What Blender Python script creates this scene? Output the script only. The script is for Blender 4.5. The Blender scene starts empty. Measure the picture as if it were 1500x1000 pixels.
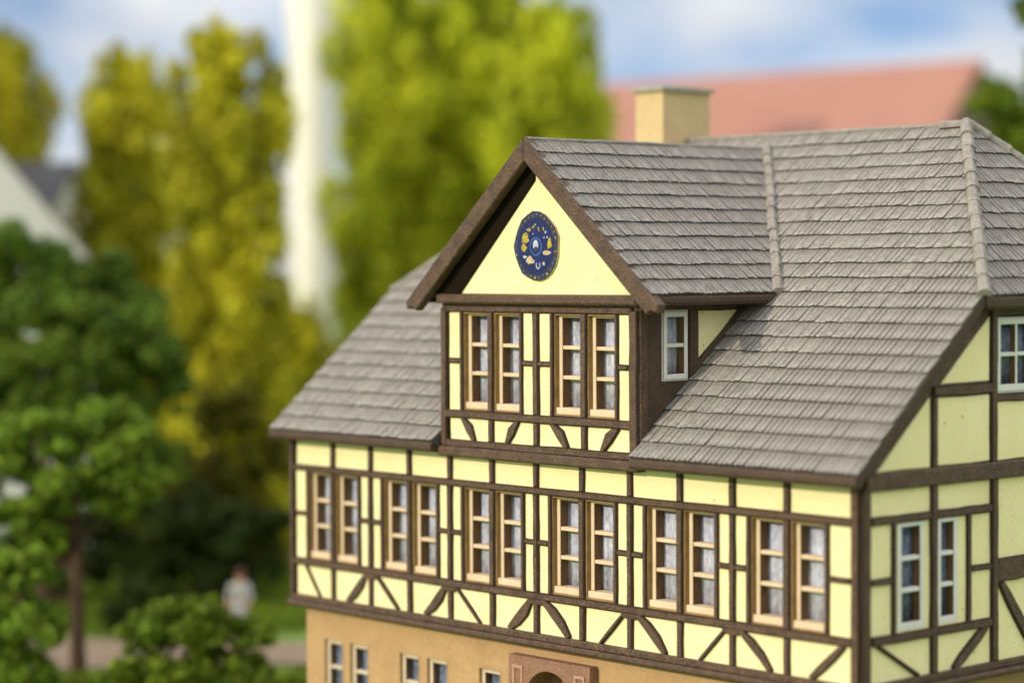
import bpy, math, random
import numpy as np
from mathutils import Vector, Matrix

random.seed(7)
RNG = np.random.default_rng(11)
sc = bpy.context.scene
COL = sc.collection

# ------------------------------------------------------------------ units
# Everything is laid out in "model units": one unit = one bay of the timber frame.
# The house is an H0 (1:87) model, so a bay is 1.15 cm; z = 0 is the rail above the windows.
S = 0.0115
GZ = -5.3                                   # ground level in model units

def W(p):
    return Vector((p[0] * S, p[1] * S, (p[2] - GZ) * S))

# ------------------------------------------------------------------ camera
CAM = np.array([31.934678618, -24.034384666, 3.437662542])
YAW, PITCH, ROLL, FPX = -0.833811154, -0.033266799, -0.005006985, 3430.4253
def cam_axes():
    cy, sy, cp, sp = math.cos(YAW), math.sin(YAW), math.cos(PITCH), math.sin(PITCH)
    f = np.array([sy * cp, cy * cp, sp]); r = np.array([cy, -sy, 0.0]); u = np.cross(r, f)
    cr, sr = math.cos(ROLL), math.sin(ROLL)
    return r * cr + u * sr, -r * sr + u * cr, f
CR, CU, CF = cam_axes()
cd = bpy.data.cameras.new('camera')
cam = bpy.data.objects.new('camera', cd); COL.objects.link(cam)
m = Matrix(((CR[0], CU[0], -CF[0]), (CR[1], CU[1], -CF[1]), (CR[2], CU[2], -CF[2]))).to_4x4()
m.translation = W(CAM)
cam.matrix_world = m
cd.sensor_width = 36.0
cd.lens = FPX / 1500 * 36.0
cd.clip_start = 0.01; cd.clip_end = 200
cd.dof.use_dof = True
cd.dof.focus_distance = 34.6 * S
cd.dof.aperture_fstop = 12.0
sc.camera = cam
sc.cycles.use_denoising = True
try:
    sc.cycles.denoiser = 'OPENIMAGEDENOISE'
    sc.cycles.denoising_input_passes = 'RGB_ALBEDO_NORMAL'
except Exception:
    pass

# ------------------------------------------------------------------ light
SUN_E, SUN_A = math.radians(20), math.radians(11)     # elevation; angle to the left of the facade's normal
sd = Vector((-math.sin(SUN_A) * math.cos(SUN_E), -math.cos(SUN_A) * math.cos(SUN_E), math.sin(SUN_E)))
sl = bpy.data.lights.new('sun', 'SUN'); sl.energy = 2.1; sl.angle = math.radians(0.6); sl.color = (1.0, 0.90, 0.74)
so = bpy.data.objects.new('sun', sl); COL.objects.link(so)
so.rotation_euler = (-sd).to_track_quat('-Z', 'Y').to_euler(); so.location = (0, 0, 2)

world = bpy.data.worlds.new('World'); sc.world = world; world.use_nodes = True
nt = world.node_tree; nt.nodes.clear()
N = nt.nodes.new; Lk = nt.links.new
out = N('ShaderNodeOutputWorld'); bg = N('ShaderNodeBackground'); bg.inputs[1].default_value = 0.15
sky = N('ShaderNodeTexSky'); sky.sky_type = 'NISHITA'; sky.sun_disc = False
sky.sun_elevation = SUN_E; sky.sun_rotation = math.atan2(sd.x, sd.y) % (2 * math.pi)
sky.air_density = 1.0; sky.dust_density = 0.3; sky.ozone_density = 2.0
tc = N('ShaderNodeTexCoord')
mp = N('ShaderNodeMapping'); mp.inputs['Scale'].default_value = (1, 1, 2.2); mp.inputs['Location'].default_value = (0, 0, 0.16)
Lk(tc.outputs['Generated'], mp.inputs[0]); Lk(mp.outputs[0], sky.inputs[0])
mc = N('ShaderNodeMapping'); mc.inputs['Scale'].default_value = (1, 1, 1.9); mc.inputs['Location'].default_value = (0.35, 0.1, 0.0)
nz = N('ShaderNodeTexNoise'); nz.inputs['Scale'].default_value = 7.5; nz.inputs['Detail'].default_value = 5; nz.inputs['Roughness'].default_value = 0.52
Lk(tc.outputs['Generated'], mc.inputs[0]); Lk(mc.outputs[0], nz.inputs[0])
cr = N('ShaderNodeValToRGB'); cr.color_ramp.elements[0].position = 0.36; cr.color_ramp.elements[1].position = 0.52
Lk(nz.outputs[0], cr.inputs[0])
nz2 = N('ShaderNodeTexNoise'); nz2.inputs['Scale'].default_value = 11; nz2.inputs['Detail'].default_value = 3
Lk(mc.outputs[0], nz2.inputs[0])
cc = N('ShaderNodeMixRGB'); cc.inputs[1].default_value = (3.4, 3.6, 4.0, 1); cc.inputs[2].default_value = (6.4, 6.4, 6.3, 1)
Lk(nz2.outputs[0], cc.inputs[0])
sx_ = N('ShaderNodeSeparateXYZ'); Lk(tc.outputs['Generated'], sx_.inputs[0])
el = N('ShaderNodeMapRange'); el.inputs[1].default_value = 0.0; el.inputs[2].default_value = 1.0; el.inputs[3].default_value = 0.66; el.inputs[4].default_value = 2.5
Lk(sx_.outputs[2], el.inputs[0])                       # clouds dimmer towards the horizon, boosted overhead out of view to fill shaded walls
cl = N('ShaderNodeMixRGB'); cl.blend_type = 'MULTIPLY'; cl.inputs[0].default_value = 1
Lk(cc.outputs[0], cl.inputs[1]); Lk(el.outputs[0], cl.inputs[2])
mx = N('ShaderNodeMixRGB')
Lk(cr.outputs[0], mx.inputs[0]); Lk(sky.outputs[0], mx.inputs[1]); Lk(cl.outputs[0], mx.inputs[2])
Lk(mx.outputs[0], bg.inputs[0]); Lk(bg.outputs[0], out.inputs[0])

vs = sc.view_settings
vs.view_transform = 'Standard'; vs.look = 'None'; vs.gamma = 1.0; vs.use_curve_mapping = False
vs.exposure = 0.45

# ------------------------------------------------------------------ materials
def mat(name, col, col2=None, scale=3.0, rough=0.75, bump=0.0, bscale=40.0, fine=0.10, spec=0.3, rnd=0.0, wear=None, stretch=None, trans=0.0, specks=False):
    M = bpy.data.materials.new(name); M.use_nodes = True
    t = M.node_tree; n = t.nodes.new; l = t.links.new
    b = t.nodes['Principled BSDF']
    b.inputs['Roughness'].default_value = rough
    b.inputs['Specular IOR Level'].default_value = spec
    c = n('ShaderNodeTexCoord'); mpp = n('ShaderNodeMapping')
    k = 1 / S
    st = stretch or (1, 1, 1)
    mpp.inputs['Scale'].default_value = (k * st[0], k * st[1], k * st[2])
    l(c.outputs['Object'], mpp.inputs[0])
    a = n('ShaderNodeTexNoise'); a.inputs['Scale'].default_value = scale; a.inputs['Detail'].default_value = 6; a.inputs['Roughness'].default_value = 0.6
    l(mpp.outputs[0], a.inputs[0])
    r = n('ShaderNodeValToRGB'); r.color_ramp.elements[0].position = 0.32; r.color_ramp.elements[1].position = 0.68
    col2 = col2 or tuple(x * 0.85 for x in col)
    r.color_ramp.elements[0].color = (*col, 1); r.color_ramp.elements[1].color = (*col2, 1)
    l(a.outputs[0], r.inputs[0])
    cur = r.outputs[0]
    f = n('ShaderNodeTexNoise'); f.inputs['Scale'].default_value = bscale; f.inputs['Detail'].default_value = 3
    l(mpp.outputs[0], f.inputs[0])
    if wear is not None:                                   # worn, dry-brushed paint along the lower edges
        at = n('ShaderNodeAttribute'); at.attribute_name = 'wear'
        wn = n('ShaderNodeMath'); wn.operation = 'MULTIPLY'; l(at.outputs['Fac'], wn.inputs[0])
        f2 = n('ShaderNodeTexNoise'); f2.inputs['Scale'].default_value = 9; f2.inputs['Detail'].default_value = 4; l(mpp.outputs[0], f2.inputs[0])
        rr = n('ShaderNodeMapRange'); rr.inputs[1].default_value = 0.35; rr.inputs[2].default_value = 0.65; l(f2.outputs[0], rr.inputs[0]); l(rr.outputs[0], wn.inputs[1])
        w = n('ShaderNodeMixRGB'); w.inputs[2].default_value = (*wear, 1); l(wn.outputs[0], w.inputs[0]); l(cur, w.inputs[1]); cur = w.outputs[0]
    if rnd:
        at = n('ShaderNodeAttribute'); at.attribute_name = 'rnd'
        mr = n('ShaderNodeMapRange'); mr.inputs[3].default_value = 1 - rnd; mr.inputs[4].default_value = 1 + rnd; l(at.outputs['Fac'], mr.inputs[0])
        w = n('ShaderNodeMixRGB'); w.blend_type = 'MULTIPLY'; w.inputs[0].default_value = 1; l(cur, w.inputs[1]); l(mr.outputs[0], w.inputs[2]); cur = w.outputs[0]
    if fine:
        mr = n('ShaderNodeMapRange'); mr.inputs[1].default_value = 0.3; mr.inputs[2].default_value = 0.7
        mr.inputs[3].default_value = 1 - fine; mr.inputs[4].default_value = 1 + fine; l(f.outputs[0], mr.inputs[0])
        w = n('ShaderNodeMixRGB'); w.blend_type = 'MULTIPLY'; w.inputs[0].default_value = 1; l(cur, w.inputs[1]); l(mr.outputs[0], w.inputs[2]); cur = w.outputs[0]
    if specks:                                              # a few stray dark specks and faint scuffs
        vo = n('ShaderNodeTexNoise'); vo.inputs['Scale'].default_value = 11; vo.inputs['Detail'].default_value = 2; l(mpp.outputs[0], vo.inputs[0])
        mr = n('ShaderNodeMapRange'); mr.inputs[1].default_value = 0.735; mr.inputs[2].default_value = 0.77; l(vo.outputs[0], mr.inputs[0])
        w = n('ShaderNodeMixRGB'); w.inputs[2].default_value = (0.22, 0.15, 0.07, 1); l(mr.outputs[0], w.inputs[0]); l(cur, w.inputs[1]); cur = w.outputs[0]
    l(cur, b.inputs['Base Color'])
    if bump:
        bp = n('ShaderNodeBump'); bp.inputs['Strength'].default_value = bump; bp.inputs['Distance'].default_value = 0.02 * S
        l(f.outputs[0], bp.inputs['Height']); l(bp.outputs[0], b.inputs['Normal'])
    if trans:
        tr = n('ShaderNodeBsdfTranslucent'); l(cur, tr.inputs[0])
        ms = n('ShaderNodeMixShader'); ms.inputs[0].default_value = trans
        o = t.nodes['Material Output']
        l(b.outputs[0], ms.inputs[1]); l(tr.outputs[0], ms.inputs[2]); l(ms.outputs[0], o.inputs[0])
    return M

M = {}
M['plaster'] = mat('yellow_plaster', (0.88, 0.775, 0.43), (0.84, 0.715, 0.365), 1.6, 0.8, 0.4, 30, 0.055, 0.2, specks=True)
M['timber'] = mat('brown_timber', (0.122, 0.068, 0.038), (0.062, 0.034, 0.020), 6, 0.62, 1.0, 36, 0.6, 0.4)
M['timber_edge'] = mat('dark_timber_edge', (0.034, 0.021, 0.013), (0.05, 0.03, 0.018), 8, 0.8, 0.5, 30, 0.3, 0.2)
M['timber_side'] = mat('dull_brown_board', (0.085, 0.052, 0.032), (0.06, 0.037, 0.022), 3, 0.7, 0.6, 28, 0.25, 0.3)
M['card'] = mat('cream_card', (0.74, 0.57, 0.385), (0.66, 0.48, 0.30), 4, 0.8, 0.2, 40, 0.08, 0.2)
M['card_edge'] = mat('browned_card_edge', (0.20, 0.115, 0.055), (0.13, 0.07, 0.035), 9, 0.85, 0.2, 40, 0.15, 0.2, stretch=(1, 1, .3))
M['tan_edge'] = mat('tan_card_edge', (0.36, 0.23, 0.09), (0.24, 0.145, 0.06), 7, 0.85, 0.2, 40, 0.12, 0.2)
M['white'] = mat('white_frame_paint', (0.74, 0.72, 0.66), (0.66, 0.63, 0.56), 3, 0.7, 0.15, 40, 0.06)
M['beige'] = mat('beige_frame_card', (0.66, 0.55, 0.40), (0.58, 0.47, 0.33), 4, 0.8, 0.2, 40, 0.08)
M['curtain'] = mat('grey_curtain_paper', (0.52, 0.53, 0.60), (0.36, 0.37, 0.44), 6, 0.5, 0.3, 22, 0.28, 0.4, stretch=(1, 1, .5))
M['curtain_dark'] = mat('dark_blue_film', (0.19, 0.23, 0.30), (0.11, 0.13, 0.17), 5, 0.25, 0.4, 18, 0.4, 0.5)
M['ochre'] = mat('ochre_plaster', (0.475, 0.300, 0.142), (0.415, 0.255, 0.118), 2.2, 0.85, 0.35, 24, 0.09, 0.2)
M['chimney'] = mat('tan_chimney', (0.62, 0.46, 0.235), (0.55, 0.40, 0.20), 2.5, 0.85, 0.3, 24, 0.08, 0.2)
M['cap'] = mat('grey_chimney_cap', (0.36, 0.32, 0.22), (0.28, 0.25, 0.18), 3, 0.8, 0.3, 24, 0.12)
M['stone'] = mat('red_sandstone', (0.29, 0.155, 0.095), (0.22, 0.115, 0.07), 4, 0.85, 0.6, 28, 0.2)
M['stone_light'] = mat('pale_stone_edge', (0.48, 0.28, 0.18), (0.42, 0.24, 0.15), 4, 0.85, 0.5, 28, 0.2)
M['tile'] = mat('grey_brown_tile', (0.248, 0.218, 0.186), (0.180, 0.158, 0.134), 4.5, 0.85, 1.0, 48, 0.34, 0.25, rnd=0.06, wear=(0.37, 0.335, 0.29))
M['groove'] = mat('dark_tile_groove', (0.065, 0.056, 0.046), (0.13, 0.115, 0.097), 7, 0.9, 0.4, 26, 0.25)
M['slab'] = mat('dark_roof_base', (0.085, 0.073, 0.060), (0.055, 0.047, 0.04), 4, 0.85, 0.6, 26, 0.25)
M['hiptile'] = mat('weathered_hip_tile', (0.31, 0.275, 0.23), (0.22, 0.19, 0.155), 6, 0.85, 0.9, 24, 0.25)
M['blue'] = mat('deep_blue_print', (0.006, 0.015, 0.115), (0.004, 0.008, 0.05), 9, 0.4, 0.3, 30, 0.3, 0.4)
M['blue_light'] = mat('light_blue_print', (0.04, 0.13, 0.48), (0.03, 0.09, 0.36), 9, 0.4, 0.2, 30, 0.2, 0.4)
M['navy'] = mat('navy_print', (0.012, 0.014, 0.035), (0.04, 0.042, 0.065), 12, 0.45, 0.3, 30, 0.3, 0.4)
M['gold'] = mat('gold_print', (0.58, 0.44, 0.04), (0.20, 0.15, 0.02), 22, 0.45, 0.2, 40, 0.4)
M['pale'] = mat('pale_print', (0.62, 0.48, 0.30), (0.34, 0.22, 0.14), 22, 0.5, 0.2, 40, 0.2)
M['silver'] = mat('silver_print', (0.50, 0.53, 0.60), (0.30, 0.32, 0.38), 14, 0.5, 0.2, 40, 0.2)
M['rim'] = mat('dull_rim_print', (0.16, 0.16, 0.19), (0.10, 0.09, 0.08), 14, 0.5, 0.2, 40, 0.3)
M['paper'] = mat('paper_edge', (0.62, 0.52, 0.36), (0.5, 0.42, 0.3), 14, 0.8, 0.2, 40, 0.1)
M['dark'] = mat('dark_brown_shade', (0.016, 0.010, 0.006), None, 3, 0.95, spec=0.05)  # near-black brown; on the dormer's wall rafters it paints in shade

# ------------------------------------------------------------------ mesh builder
BASE = {}
class MB:
    def __init__(s): s.v = []; s.f = []; s.mi = []; s.att = {}
    def add(s, vs, fs, mi=0, **att):
        o = len(s.v); s.v += [tuple(map(float, p)) for p in vs]; s.f += [tuple(i + o for i in f) for f in fs]
        s.mi += [mi] * len(fs) if isinstance(mi, int) else list(mi)
        for k, a in att.items(): s.att.setdefault(k, []).extend(a)
        return s
    def box(s, a, b, mi=0):
        x0, y0, z0 = a; x1, y1, z1 = b
        v = [(x0, y0, z0), (x1, y0, z0), (x1, y1, z0), (x0, y1, z0), (x0, y0, z1), (x1, y0, z1), (x1, y1, z1), (x0, y1, z1)]
        return s.add(v, [(0, 3, 2, 1), (4, 5, 6, 7), (0, 1, 5, 4), (1, 2, 6, 5), (2, 3, 7, 6), (3, 0, 4, 7)], mi)
    def prism(s, F, poly, n0, n1, cham=0.0, mi=0, side=None, rim=False):
        """polygon (u, v) counter-clockwise seen from outside, pushed from n0 out to n1, top edge chamfered"""
        k = len(poly); side = mi if side is None else side
        rings = [(poly, n0)]
        if cham:
            rings += [(poly, n1 - cham), (inset(poly, cham), n1)]
        else:
            rings += [(poly, n1)]
        vs = [F(p[0], p[1], n) for pl, n in rings for p in pl]
        fs, ms = [], []
        for r in range(len(rings) - 1):
            for i in range(k):
                j = (i + 1) % k
                fs.append((r * k + i, r * k + j, (r + 1) * k + j, (r + 1) * k + i)); ms.append(side if (r == 0 or rim) else mi)
        t = (len(rings) - 1) * k
        fs.append(tuple(range(t, t + k))); ms.append(mi)
        fs.append(tuple(reversed(range(k)))); ms.append(side)
        return s.add(vs, fs, ms)
    def build(s, name, mats, parent=None, smooth=False, base=None):
        me = bpy.data.meshes.new(name)
        b = np.array(base if base is not None else BASE[root_of(parent).name] if parent is not None else (0, 0, GZ), float)
        v = (np.array(s.v) - b) * S
        me.from_pydata(v.tolist(), [], s.f)
        mats = mats if isinstance(mats, (list, tuple)) else [mats]
        for q in mats: me.materials.append(M[q] if isinstance(q, str) else q)
        if len(mats) > 1: me.polygons.foreach_set('material_index', s.mi)
        if smooth: me.polygons.foreach_set('use_smooth', [True] * len(me.polygons))
        for k, a in s.att.items():
            at = me.attributes.new(k, 'FLOAT', 'POINT'); at.data.foreach_set('value', a)
        me.update()
        o = bpy.data.objects.new(name, me); COL.objects.link(o)
        if parent is not None: o.parent = parent
        else: o.location = W(b)
        return o

def root_of(o):
    while o.parent is not None: o = o.parent
    return o
def inset(poly, d):
    k = len(poly); out = []
    for i in range(k):
        p0, p1, p2 = (np.array(poly[j % k], float) for j in (i - 1, i, i + 1))
        e1 = p1 - p0; e2 = p2 - p1
        e1 /= np.linalg.norm(e1) + 1e-9; e2 /= np.linalg.norm(e2) + 1e-9
        n1 = np.array([-e1[1], e1[0]]); n2 = np.array([-e2[1], e2[0]])
        b = n1 + n2; b /= max(1e-6, np.linalg.norm(b)); c = max(0.35, b @ n1)
        out.append(tuple(p1 + b * d / c))
    return out
def frame(O, U, V, Nn):
    O, U, V, Nn = (np.array(a, float) for a in (O, U, V, Nn))
    F = lambda u, v, n=0.0: O + U * u + V * v + Nn * n
    F.flip = np.dot(np.cross(U, V), Nn) < 0
    return F
def ccw(F, poly):
    a = sum(p[0] * q[1] - p[1] * q[0] for p, q in zip(poly, list(poly[1:]) + [poly[0]]))
    return list(poly) if (a > 0) else list(reversed(poly))
def rect(u0, u1, v0, v1): return [(u0, v0), (u1, v0), (u1, v1), (u0, v1)]

def thing(name, base, label, cat, group=None):
    e = bpy.data.objects.new(name, None); COL.objects.link(e); e.empty_display_size = 0.01
    e.location = W(base); e['label'] = label; e['category'] = cat
    if group: e['group'] = group
    BASE[e.name] = tuple(base)
    return e
def tag(o, label, cat, group=None):
    o['label'] = label; o['category'] = cat
    if group: o['group'] = group
    return o

def wobble_poly(p0, p1, w, bow=0.0, swell=0.0, seg=6, jit=0.05):
    """a hand-cut timber outline between two points: slightly uneven width, optional bow and swell"""
    p0, p1 = np.array(p0, float), np.array(p1, float)
    d = p1 - p0; L = np.linalg.norm(d); d /= L; n = np.array([-d[1], d[0]])
    seg = max(2, min(10, int(L / 0.22)))
    a, b = [], []
    for i in range(seg + 1):
        t = i / seg; c = p0 + d * L * t + n * bow * 4 * t * (1 - t)
        ww = w * (1 + swell * (4 * t * (1 - t) - 0.5)) / 2
        j = lambda: (random.uniform(-jit, jit) * w)
        a.append(tuple(c - n * (ww + j()))); b.append(tuple(c + n * (ww + j())))
    return a + b[::-1]
def timber(F, p0, p1, w, parent, name='post', n1=0.05, n0=-0.12, bow=0.0, swell=0.0, cham=0.020, matn='timber', jit=0.05):
    return MB().prism(F, ccw(F, wobble_poly(p0, p1, w, bow, swell, jit=jit)), n0, n1 + random.uniform(-.004, .004), cham, 0, 1, True).build(name, [matn, 'timber_edge'], parent)
def panel(F, poly, parent, n1=0.0, n0=-0.1, matn='plaster'):
    poly = ccw(F, poly)
    o = []
    for i, p in enumerate(poly):
        q = poly[(i + 1) % len(poly)]
        o.append((p[0] + random.uniform(-.012, .012), p[1] + random.uniform(-.012, .012)))
        if math.hypot(q[0] - p[0], q[1] - p[1]) > 0.3:
            t = random.uniform(.35, .65); o.append((p[0] + (q[0] - p[0]) * t + random.uniform(-.005, .005), p[1] + (q[1] - p[1]) * t + random.uniform(-.005, .005)))
    return MB().prism(F, o, n0, n1 + random.uniform(-.004, .004), 0.012).build('plaster_panel', matn, parent)

def window(F, u0, u1, v0, v1, parent, rows=3, cols=1, fm='card', edge='card_edge', liner='tan_edge', cur='curtain', rec=0.07, thick=0.16, jamb=0.075, topr=.035, sill=0.10):
    """a deep window: tan liner (the part's own mesh), frame ring, muntins and the curtain paper behind"""
    t = 0.02
    mb = MB(); d = rec + thick + 0.06
    for pl in (rect(u0 - t, u0, v0 - t, v1 + t), rect(u1, u1 + t, v0 - t, v1 + t), rect(u0, u1, v0 - t, v0), rect(u0, u1, v1, v1 + t)):
        mb.prism(F, ccw(F, pl), -d, 0.008)
    w = mb.build('window', liner, parent)
    a, b = -rec - thick, -rec
    fr = MB()
    for pl, bb in ((rect(u0, u0 + jamb, v0 + sill, v1), b), (rect(u1 - jamb, u1, v0 + sill, v1), b), (rect(u0, u1, v0, v0 + sill), max(b, -.012)), (rect(u0 + jamb, u1 - jamb, v1 - topr, v1), b)):
        fr.prism(F, ccw(F, pl), a, bb, 0.008, 0, 0 if bb > b else 1)
    fr.build('frame', [fm, edge], w)
    iv0, iv1 = v0 + sill, v1 - topr
    for r in range(1, rows):
        z = iv0 + (iv1 - iv0) * r / rows
        MB().prism(F, ccw(F, rect(u0 + jamb, u1 - jamb, z - .028, z + .028)), a + .01, b - .012, 0.007, 0, 0).build('muntin', [fm, edge], w)
    for c in range(1, cols):
        x = u0 + jamb + (u1 - u0 - 2 * jamb) * c / cols
        MB().prism(F, ccw(F, rect(x - .024, x + .024, iv0, iv1)), a + .012, b - .008, 0.007, 0, 1).build('muntin', [fm, edge], w)
    # curtain paper, gently pleated
    k = 10; cv = MB(); pts = []; fs = []
    for i in range(k + 1):
        x = u0 + (u1 - u0) * i / k; nn = a - 0.025 + 0.012 * math.sin(i * 2.3 + u0 * 5)
        pts += [F(x, v0, nn), F(x, v1, nn), F(x, v0, nn - .015), F(x, v1, nn - .015)]
    for i in range(k):
        o = 4 * i
        fs += [(o, o + 4, o + 5, o + 1), (o + 2, o + 3, o + 7, o + 6), (o, o + 2, o + 6, o + 4), (o + 1, o + 5, o + 7, o + 3)]
    fs += [(0, 1, 3, 2), (4 * k, 4 * k + 2, 4 * k + 3, 4 * k + 1)]
    cv.add(pts, fs); cv.build('curtain', cur, w, smooth=True)
    return w

# ------------------------------------------------------------------ ground (the setting)
def ax_xy(u, depth, v=386.0):
    """the ground point seen under pixel column u at a given distance along the view"""
    d = CF * depth + CR * ((u - 750) / FPX * depth)
    return CAM[0] + d[0], CAM[1] + d[1]
def z_at(v, depth): return CAM[2] + (386 - v) / FPX * depth
def px(n, depth): return n / FPX * depth

M['grass'] = mat('short_grass', (0.11, 0.19, 0.03), (0.17, 0.25, 0.04), 0.6, 0.9, 1.0, 9, 0.35)
M['path'] = mat('sandy_path', (0.28, 0.20, 0.13), (0.20, 0.145, 0.10), 0.5, 0.9, 0.6, 12, 0.15)
gm = MB(); g = 900
gm.add([(-g, -g, GZ), (g, -g, GZ), (g, g, GZ), (-g, g, GZ)], [(0, 1, 2, 3)])
o = gm.build('ground', 'grass'); o['kind'] = 'structure'
def strip(name, d0, d1, u0, u1, matn, dz, wav=0.0):
    mb = MB(); k = 24; vs = []
    for i in range(k + 1):
        u = u0 + (u1 - u0) * i / k
        for j, d in enumerate((d0, d1)):
            x, y = ax_xy(u, d + wav * math.sin(i * .9 + j * 2)); vs.append((x, y, GZ + dz))
    mb.add(vs, [(2 * i, 2 * i + 2, 2 * i + 3, 2 * i + 1) for i in range(k)])
    o = mb.build(name, matn); o['kind'] = 'structure'; return o
strip('path', 50.4, 54.0, -900, 2600, 'path', 0.06, 0.4)

# ------------------------------------------------------------------ the house
HB = (6.05, 5.37, GZ)
house = thing('model_house', HB, 'half-timbered yellow model house with grey tiled roof and blue disc in its gable', 'model house')
X0, X1, D = -0.167, 12.267, 10.74
YR, ZR = 5.37, 5.54            # ridge
MS, ZE, YE = 0.86, 0.66, -0.30  # main roof: z = ZE + MS (y - YE)
RX0, RX1 = -0.36, 12.47        # verge lines
HY, HZ = 2.39, 2.97            # foot of the half hip
HX0, HX1 = 2.15, 9.94          # ridge ends
DXC, DS, DZR, DY = 6.11, 0.89, 5.30, -0.32   # dormer ridge, slope, bargeboard plane
DXE = 2.60                     # dormer roof half width
zr = lambda y: ZE + MS * (y - YE)
zd = lambda x: DZR - DS * abs(x - DXC)
F0 = frame((0, 0, 0), (1, 0, 0), (0, 0, 1), (0, -1, 0))
FG = frame((X1, 0, 0), (0, 1, 0), (0, 0, 1), (1, 0, 0))
FL = frame((X0, D, 0), (0, -1, 0), (0, 0, 1), (-1, 0, 0))
FB = frame((X1, D, 0), (-1, 0, 0), (0, 0, 1), (0, 1, 0))
FD = frame((0, -0.1, 0), (1, 0, 0), (0, 0, 1), (0, -1, 0))
FS = frame((8.28, 0, 0), (0, 1, 0), (0, 0, 1), (1, 0, 0))
FS2 = frame((3.94, 0, 0), (0, -1, 0), (0, 0, 1), (-1, 0, 0))
A, B, C = 0.0, -1.594, -2.158

# --- ground floor: ochre plaster with window openings and the stone portal
GY = 0.10
FGF = frame((0, GY, 0), (1, 0, 0), (0, 0, 1), (0, -1, 0))
gw = [(0.58, 1.10), (1.27, 1.78), (2.575, 3.09), (3.26, 3.79), (4.525, 5.06), (7.55, 8.08), (8.26, 8.78), (9.55, 10.07), (10.24, 10.76)]
GWT, GWB = -2.86, -4.25
wl = MB(); cuts = sorted(gw + [(5.80, 6.82)]); xs = 0.09
for (a, b) in cuts + [(12.01, 12.01)]:
    if a > xs: wl.prism(FGF, rect(xs, a, GZ, -2.2), -0.4, 0.0)
    if b > a:
        top = GWT if (a, b) in gw else -2.66
        wl.prism(FGF, rect(a, b, top, -2.2), -0.4, 0.0)
        if (a, b) in gw: wl.prism(FGF, rect(a, b, GZ, GWB), -0.4, 0.0)
    xs = b
FGR = frame((12.01, GY, 0), (0, 1, 0), (0, 0, 1), (1, 0, 0))
wl.prism(FGR, rect(0.401, 10.4, GZ, -2.2), -0.4, 0.0)
wl.box((0.09, GY + 0.401, GZ), (0.49, D - .2, -2.2)); wl.box((0.491, D - .6, GZ), (11.6, D - .2, -2.2))
wl.build('ground_floor_wall', 'ochre', house)
for a, b in gw:
    window(FGF, a + .021, b - .021, GWB + .021, GWT - .021, house, rows=3, fm='beige', edge='card_edge', liner='ochre', cur='curtain_dark', rec=0.05, thick=.12, topr=.07)
# portal
def arch(cx, r, zs, k=14): return [(cx + r * math.cos(math.pi * i / k), zs + r * .92 * math.sin(math.pi * i / k)) for i in range(k + 1)]
p0, p1, pt = 5.42, 7.20, -2.535
cx, rr_, zs_ = 6.31, 0.52, -3.18
ar = arch(cx, rr_, zs_, 15)
por = MB()
outer = [(p1, GZ), (p1, pt), (p0, pt), (p0, GZ)]
n0, n1 = 0.0, 0.17
top = [(p1, zs_)] + [(p1, pt), (p0, pt), (p0, zs_)]
inn = [(cx + rr_, GZ)] + ar + [(cx - rr_, GZ)]
# jambs and arch head as quads between arch and outer border
head = []
for i, (ux, vz) in enumerate(ar):
    t = i / (len(ar) - 1) * 3
    if t <= 1: q = (p1, zs_ + (pt - zs_) * t)
    elif t <= 2: q = (p1 + (p0 - p1) * (t - 1), pt)
    else: q = (p0, pt + (zs_ - pt) * (t - 2))
    head.append(q)
ii = inn; oo = [(p1, GZ)] + head + [(p0, GZ)]
vs_ = []; fs_ = []
for (a, b) in zip(ii, oo):
    vs_ += [FGF(a[0], a[1], n1), FGF(b[0], b[1], n1), FGF(a[0], a[1], -.35), FGF(b[0], b[1], n0)]
for i in range(len(ii) - 1):
    k = 4 * i
    fs_ += [(k, k + 1, k + 5, k + 4), (k, k + 4, k + 6, k + 2), (k + 1, k + 3, k + 7, k + 5)]
por.add(vs_, fs_)
portal = por.build('portal', 'stone', house)
for a, b in ((p0 + .10, p0 + .32), (p1 - .32, p1 - .10)):
    for pl in (rect(a, b, pt - .19, pt - .15), rect(a, a + .035, pt - .9, pt - .19), rect(b - .035, b, pt - .9, pt - .19)):
        MB().prism(FGF, pl, n1 - .01, n1 + .02).build('moulding', 'stone_light', portal)
dr = MB().prism(FGF, rect(cx - .6, cx + .6, GZ, -2.67), -.33, -.28).build('door', 'stone', portal)
MB().prism(FGF, ccw(FGF, arch(cx + .02, .40, -3.35) + [(cx - .38, -3.9), (cx + .42, -3.9)]), -.279, -.2, .03).build('door_panel', 'stone', portal)

# --- upper storey, front
posts = list(range(1, 12))
wins = [1, 3, 5, 7, 9, 11]
timber(F0, (X0 + .055, C), (X0 + .055, .5), .11, house, n1=.06)
timber(F0, (X1 - .07, C), (X1 - .07, .5), .14, house, n1=.06)
for i in posts:
    timber(F0, (i, A + .055), (i, .5), .115, house)
    timber(F0, (i, C - .01), (i, B - .06), .115, house)
    timber(F0, (i, B + .05), (i, A - .05), .125 if i in wins else .11, house, n1=.055)
edges = [X0 + .11] + [float(i) for i in posts] + [X1 - .14]
timber(F0, (X0 + .1, A), (X1 - .12, A), .115, house, 'rail', .046)
timber(F0, (X0 + .1, B), (X1 - .12, B), .125, house, 'rail', .058)
timber(F0, (X0 + .1, .52), (X1 - .12, .52), .13, house, 'rail', .045)
MB().prism(F0, rect(X0, X1, -2.265, C), -.12, .062, .015).build('bottom_beam', 'timber', house)
MB().prism(F0, rect(X0 - .02, X1 + .02, -2.36, -2.266), -.12, .125, .03).build('bottom_moulding', 'timber', house)
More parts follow.
